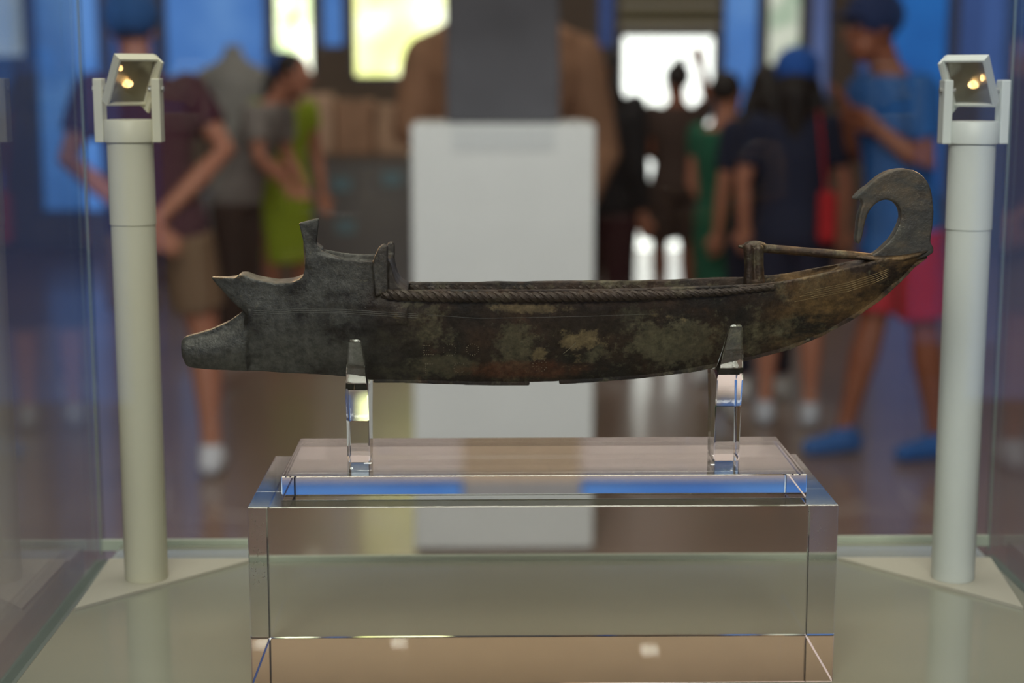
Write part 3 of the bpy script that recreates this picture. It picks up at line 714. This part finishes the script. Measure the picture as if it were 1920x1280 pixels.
# ---------------------------------------------------------------- visitors
SKIN = mat('skin', (176, 118, 94), .5, var=.04); SKIN_D = mat('skin_tanned', (140, 84, 60), .5, var=.04)
HAIR = mat('hair_dark', (26, 20, 18), .6); EYEW = mat('eye_white', (215, 210, 205), .3); LIP = mat('lip', (150, 80, 70), .5)
def cloth(name, c): return mat(name, c, .85, bump=.2, bscale=60, var=.06)
def pt(a_, b_, t): return a_ + (b_ - a_) * t
def person(px, Y, H, face, label, top=None, bottom=None, dress=None, arms=None, legs=None, head=(0, 0, 0), cap=None, hair='short', shoes=(230, 230, 230), skin=SKIN, lean=(0, 0), voxel=.0065, sleeve=.45, hem=.5, group=None, low=.50):
    """one continuous body; local frame: faces -y before rotation by `face`, x to the viewer's right"""
    X = P(px, 140, Y).x
    t = thing('person', label, 'person', (0, 0, 0), group)
    h = lambda f: f * H
    V = Vector
    def L_(z): # sideways and forward lean growing above the hips
        k = max(0, (z / H - .52) / .4); return V((lean[0] * k, -lean[1] * k, 0))
    hipz = h(.52)
    tor = [(.475, .070, .055), (.50, .092, .066), (.535, .095, .066), (.60, .078, .056), (.66, .080, .058), (.73, .094, .064), (.785, .100, .058), (.815, .088, .048), (.832, .05, .038), (.85, .034, .034)]
    bm = bmesh.new()
    T = lambda k, add: [ring(V((0, 0, h(z_))) + L_(h(z_)), h(rx) + add, h(ry) + add, 24) for z_, rx, ry in k]
    loft(bm, T(tor, 0))
    neck = V((0, 0, h(.84))) + L_(h(.84)); hc = V((head[0], head[1] - .01, h(.925))) + L_(h(.92))
    tube(bm, [neck - V((0, 0, .03)), pt(neck, hc, .6)], [h(.034), h(.031)], 12)
    ht = Matrix.Rotation(head[2], 3, 'Z')
    hp = lambda x_, y_, z_: hc + ht @ V((h(x_), h(y_), h(z_)))
    ell(bm, hc + V((0, 0, h(.012))), h(.044), h(.052), h(.054))
    ell(bm, hp(0, -.014, -.030), h(.033), h(.036), h(.038))
    tube(bm, [hp(0, -.050, .008), hp(0, -.062, -.012)], [h(.005), h(.009)], 8)
    for s in (-1, 1):
        ell(bm, hp(s * .044, .004, -.002), h(.006), h(.011), h(.017), ht)
        ell(bm, hp(s * .02, -.046, .004), h(.012), h(.008), h(.005), ht)
    legs = legs or [((-.052, 0), (-.058, -.01), (-.06, .01)), ((.052, 0), (.058, -.01), (.06, .01))]
    joints = []
    for (hx, hy), (kx, ky), (ax, ay) in legs:
        q = [V((h(hx), h(hy), h(.50))), V((h(kx), h(ky), h(.285))), V((h(ax), h(ay), h(.05)))]
        joints.append(q)
        tube(bm, [q[0], pt(q[0], q[1], .5), q[1], pt(q[1], q[2], .3), pt(q[1], q[2], .75), q[2]], [h(.051), h(.044), h(.031), h(.033), h(.022), h(.021)], 14)
        tube(bm, [q[2] + V((0, h(.015), -h(.028))), q[2] + V((0, -h(.07), -h(.033)))], [h(.020), h(.017)], 10)
    arms = arms or [((-.125, .0, .64), (-.13, -.03, .50)), ((.125, .0, .64), (.13, -.03, .50))]
    aj = []
    for s, (el, ha) in zip((-1, 1), arms):
        sh = V((s * h(.098), 0, h(.80))) + L_(h(.8)); e_ = V([h(c_) for c_ in el]) + L_(h(el[2])); w_ = V([h(c_) for c_ in ha]) + L_(h(ha[2]))
        aj.append((sh, e_, w_))
        tube(bm, [sh, pt(sh, e_, .5), e_, pt(e_, w_, .35), w_], [h(.031), h(.027), h(.022), h(.022), h(.0155)], 12)
        d_ = (w_ - e_).normalized(); side = d_.cross(V((0, 1, 0)) if abs(d_.y) < .8 else V((1, 0, 0))).normalized(); up_ = side.cross(d_).normalized()
        palm = w_ + d_ * h(.028)
        for k in (-1, -.33, .33, 1): tube(bm, [w_ + side * h(.008) * k, palm + side * h(.015) * k + d_ * h(.012)], [h(.011), h(.0095)], 8)
        for k, ln in zip((-1.5, -.5, .5, 1.5), (.034, .042, .045, .040)):
            b_ = palm + side * h(.0115) * k + d_ * h(.012); m_ = b_ + d_ * h(ln * .55) - up_ * h(.004); e2 = m_ + d_ * h(ln * .42) - up_ * h(.013)
            tube(bm, [b_, m_, e2], [h(.0050), h(.0046), h(.0038)], 8)
        b_ = w_ + side * h(.012) * s + d_ * h(.010); tube(bm, [b_, b_ + side * h(.018) * s + d_ * h(.018), b_ + side * h(.022) * s + d_ * h(.036)], [h(.0065), h(.0058), h(.0048)], 8)
    parts = [remesh('body', bm, voxel, skin, None, 3)]
    def part(name, bm, m, vx=.008, it=3): parts.append(remesh(name, bm, vx, m, None, it)); return parts[-1]
    if top:
        bm = bmesh.new(); loft(bm, T(([(low, .100, .078)] if low < .5 else []) + [k for k in tor if k[0] >= .50 and k[0] <= .84], h(.011)))
        for sh, e_, w_ in aj:
            tt = sleeve
            tube(bm, [sh - (e_ - sh) * .05, pt(sh, e_, .5 * min(1, tt * 1.5)), pt(sh, e_, min(1, tt * 1.4))] + ([pt(e_, w_, .85)] if sleeve > .9 else []), [h(.043), h(.040), h(.037)] + ([h(.026)] if sleeve > .9 else []), 14, False)
            ell(bm, sh, h(.042), h(.042), h(.04))
        part('shirt', bm, top)
    if bottom:
        bm = bmesh.new(); loft(bm, T([k for k in tor if k[0] <= .61], h(.009)))
        for q in joints:
            if hem >= 1: pts_, rr = [q[0], pt(q[0], q[1], .5), q[1], pt(q[1], q[2], .9)], [h(.062), h(.056), h(.043), h(.036)]
            else: pts_, rr = [q[0], pt(q[0], q[1], .5), pt(q[0], q[1], hem * 1.7)], [h(.062), h(.058), h(.056)]
            tube(bm, pts_, rr, 16, False)
        part('trousers' if hem >= 1 else 'shorts', bm, bottom)
    if dress:
        bm = bmesh.new(); d_ = [k for k in tor if .50 <= k[0] <= .825]
        secs = [ring(V((0, 0, h(z_))), h(rx), h(ry), 30, 8, .04, z_ * 9) for z_, rx, ry in ((hem * .5, .088, .070), (.35, .096, .074), (.45, .105, .076))] + [ring(V((0, 0, h(z_))) + L_(h(z_)), h(rx + .01), h(ry + .01), 30) for z_, rx, ry in d_]
        loft(bm, secs)
        for sh, e_, w_ in aj: tube(bm, [sh, pt(sh, e_, .3)], [h(.040), h(.036)], 12)
        part('dress', bm, dress)
    for q in joints:
        bm = bmesh.new(); f_ = q[2]
        tube(bm, [V((f_.x, f_.y + h(.022), h(.024))), V((f_.x, f_.y - h(.03), h(.022))), V((f_.x, f_.y - h(.085), h(.018)))], [h(.026), h(.027), h(.021)], 12)
        tube(bm, [V((f_.x, f_.y + h(.008), h(.03))), V((f_.x, f_.y + h(.002), h(.062)))], [h(.027), h(.026)], 12, False)
        part('shoe', bm, mat('shoe_' + label[:12], shoes, .5), .006)
    for s in (-1, 1):
        bm = bmesh.new(); ell(bm, hp(s * .0175, -.0485, .005), h(.0065), h(.005), h(.0042), ht, 8, 6); e_ = from_bm('eye', bm, EYEW, None, True); parts.append(e_)
    bm = bmesh.new(); ell(bm, hp(0, -.050, -.034), h(.013), h(.004), h(.005), ht, 8, 6); parts.append(from_bm('lips', bm, LIP, None, True))
    bm = bmesh.new(); ell(bm, hp(0, .010, .022), h(.050), h(.054), h(.052), ht, 20, 12)
    if hair == 'long':
        tube(bm, [hp(0, .024, .005), hp(0, .048, -.04), hp(0, .050, -.16)], [h(.044), h(.046), h(.026)], 12)
        for s in (-1, 1): tube(bm, [hp(s * .040, .010, .01), hp(s * .056, .012, -.05), hp(s * .056, .02, -.15)], [h(.016), h(.022), h(.014)], 10)
    elif hair == 'bun': ell(bm, hp(0, .035, .072), h(.024), h(.024), h(.022))
    parts.append(remesh('hair', bm, .007, HAIR, None, 2))
    if cap:
        bm = bmesh.new(); ell(bm, hp(0, .006, .032), h(.060), h(.066), h(.056), ht, 20, 12)
        secs = []
        ell(bm, hp(0, -.058, .028), h(.046), h(.046), h(.006), ht, 16, 6)
        parts.append(remesh('cap', bm, .006, cap, None, 2))
    t.location = (X, Y, 0); t.rotation_euler = (0, 0, face)
    for o in parts: o.parent = t
    return t
NAVY = cloth('navy_cloth', (20, 29, 54)); BLK = cloth('black_cloth', (24, 24, 28)); BRN = cloth('brown_cloth', (66, 50, 44)); TAN = cloth('tan_cloth', (118, 94, 72))
back = [((-.135, .04, .64), (-.03, .085, .52)), ((.135, .04, .64), (.03, .095, .52))]
person(288, 6.1, 1.80, PI, 'man in maroon shirt and blue cap seen from behind, hands clasped at his back', top=cloth('maroon_cloth', (70, 32, 48)), bottom=TAN, arms=[((-.165, .02, .68), (-.02, .085, .545)), ((.165, .02, .66), (.0, .10, .53))], cap=cloth('blue_cap', (40, 84, 140)), voxel=.005,
       legs=[((-.052, 0), (-.085, -.02), (-.10, .03)), ((.052, 0), (.062, .0), (.06, .01))], lean=(.10, .12), shoes=(215, 218, 225), hem=.42)
person(528, 9.6, 1.62, .5, 'woman in a yellow-green sleeveless dress and blue hat', dress=cloth('lime_cloth', (150, 172, 40)), cap=cloth('hat_blue', (50, 92, 160)), hair='long', lean=(-.05, .12), arms=[((-.14, -.03, .66), (-.06, -.13, .60)), ((.13, 0, .64), (.13, -.05, .50))], hem=.5, head=(0, -.03, .4))
person(436, 8.8, 1.62, 1.2, 'person in grey shirt and brown trousers stooping beside the yellow-green dress', top=cloth('grey_cloth', (128, 122, 118)), bottom=BRN, hem=1.2, hair='short', lean=(0, .3), arms=[((-.13, -.10, .66), (-.08, -.20, .58)), ((.13, -.06, .66), (.10, -.18, .56))], head=(0, -.06, 0))
person(1130, 8.2, 1.60, 2.6, 'person in black with a dark red skirt nearest the white pedestal', sleeve=1, top=BLK, bottom=cloth('dark_red_cloth', (60, 26, 32)), hem=1.2, hair='long')  # long black sleeves put on to darken the backlit arms
person(1142, 9.4, 1.66, 3.0, 'person in black shirt and trousers before the bright doorway', arms=[((-.112, 0, .66), (-.04, -.10, .60)), ((.112, 0, .66), (.04, -.10, .60))], top=BLK, bottom=BLK, sleeve=1, hem=1.2, hair='short', lean=(.02, 0))  # sleeves lengthened so the arms stay dark against the doorway light
person(1270, 9.9, 1.58, 3.4, 'person in brown shirt raising one arm in the bright doorway', top=BRN, bottom=BRN, hem=.5, hair='bun', arms=[((-.17, -.10, .84), (-.15, -.13, .985)), ((.115, -.0, .66), (.04, -.10, .62))], skin=SKIN_D)
person(1362, 7.8, 1.52, 2.4, 'woman with short dark hair in a long green dress', dress=cloth('green_cloth', (20, 92, 68)), hem=.2, hair='short', arms=[((-.12, .0, .64), (-.08, -.08, .52)), ((.12, 0, .64), (.07, -.07, .52))])
person(1438, 7.5, 1.55, 3.3, 'woman with long dark hair and navy shirt beside the green dress', top=NAVY, bottom=NAVY, hem=1.2, hair='long', sleeve=.5)
person(1494, 6.9, 1.60, 2.9, 'woman in navy clothes and bright blue cap with long dark hair', top=NAVY, bottom=cloth('navy_trousers', (18, 24, 48)), cap=cloth('bright_cap', (30, 86, 170)), hair='long', hem=.62, arms=[((-.135, .0, .66), (-.13, -.03, .53)), ((.135, .0, .66), (.13, -.03, .53))], shoes=(190, 195, 205), voxel=.0055, sleeve=.5)
man = person(1702, 6.3, 1.80, -PI / 2 + .35, 'bearded man in blue shirt and red shorts looking down at his hands', top=cloth('blue_shirt', (30, 92, 160)), bottom=cloth('red_shorts', (176, 28, 48)), cap=cloth('dark_cap', (26, 44, 84)), skin=SKIN_D, lean=(0, .10), head=(0, -.06, 0),
       arms=[((-.12, -.02, .65), (-.05, -.085, .755)), ((.12, -.01, .645), (.06, -.08, .72))], legs=[((-.052, 0), (-.055, -.03), (-.06, -.09)), ((.052, 0), (.055, .03), (.06, .07))], shoes=(36, 92, 160), hem=.50, voxel=.005, low=.445)
# red shoulder bag by the navy woman
c_ = P(1545, 405, 6.62)
bag = thing('shoulder_bag', 'small red bag hanging at the hip of the navy-dressed woman', 'bag', (c_.x, 6.64, c_.z - .09))
bm = bmesh.new(); box(bm, c_.x - .02, c_.x + .05, 6.60, 6.68, c_.z - .11, c_.z + .1); bevel(bm, .02, 3)
RED = cloth('red_bag', (170, 26, 34)); wp(from_bm('bag_body', bm, RED), bag)
bm = bmesh.new(); tube(bm, [(c_.x + .01, 6.64, c_.z + .09), (c_.x, 6.65, c_.z + .2), (c_.x - .01, 6.66, c_.z + .3), (c_.x - .02, 6.68, c_.z + .42)], .006, 8)
wp(from_bm('strap', bm, RED, None, True), bag)
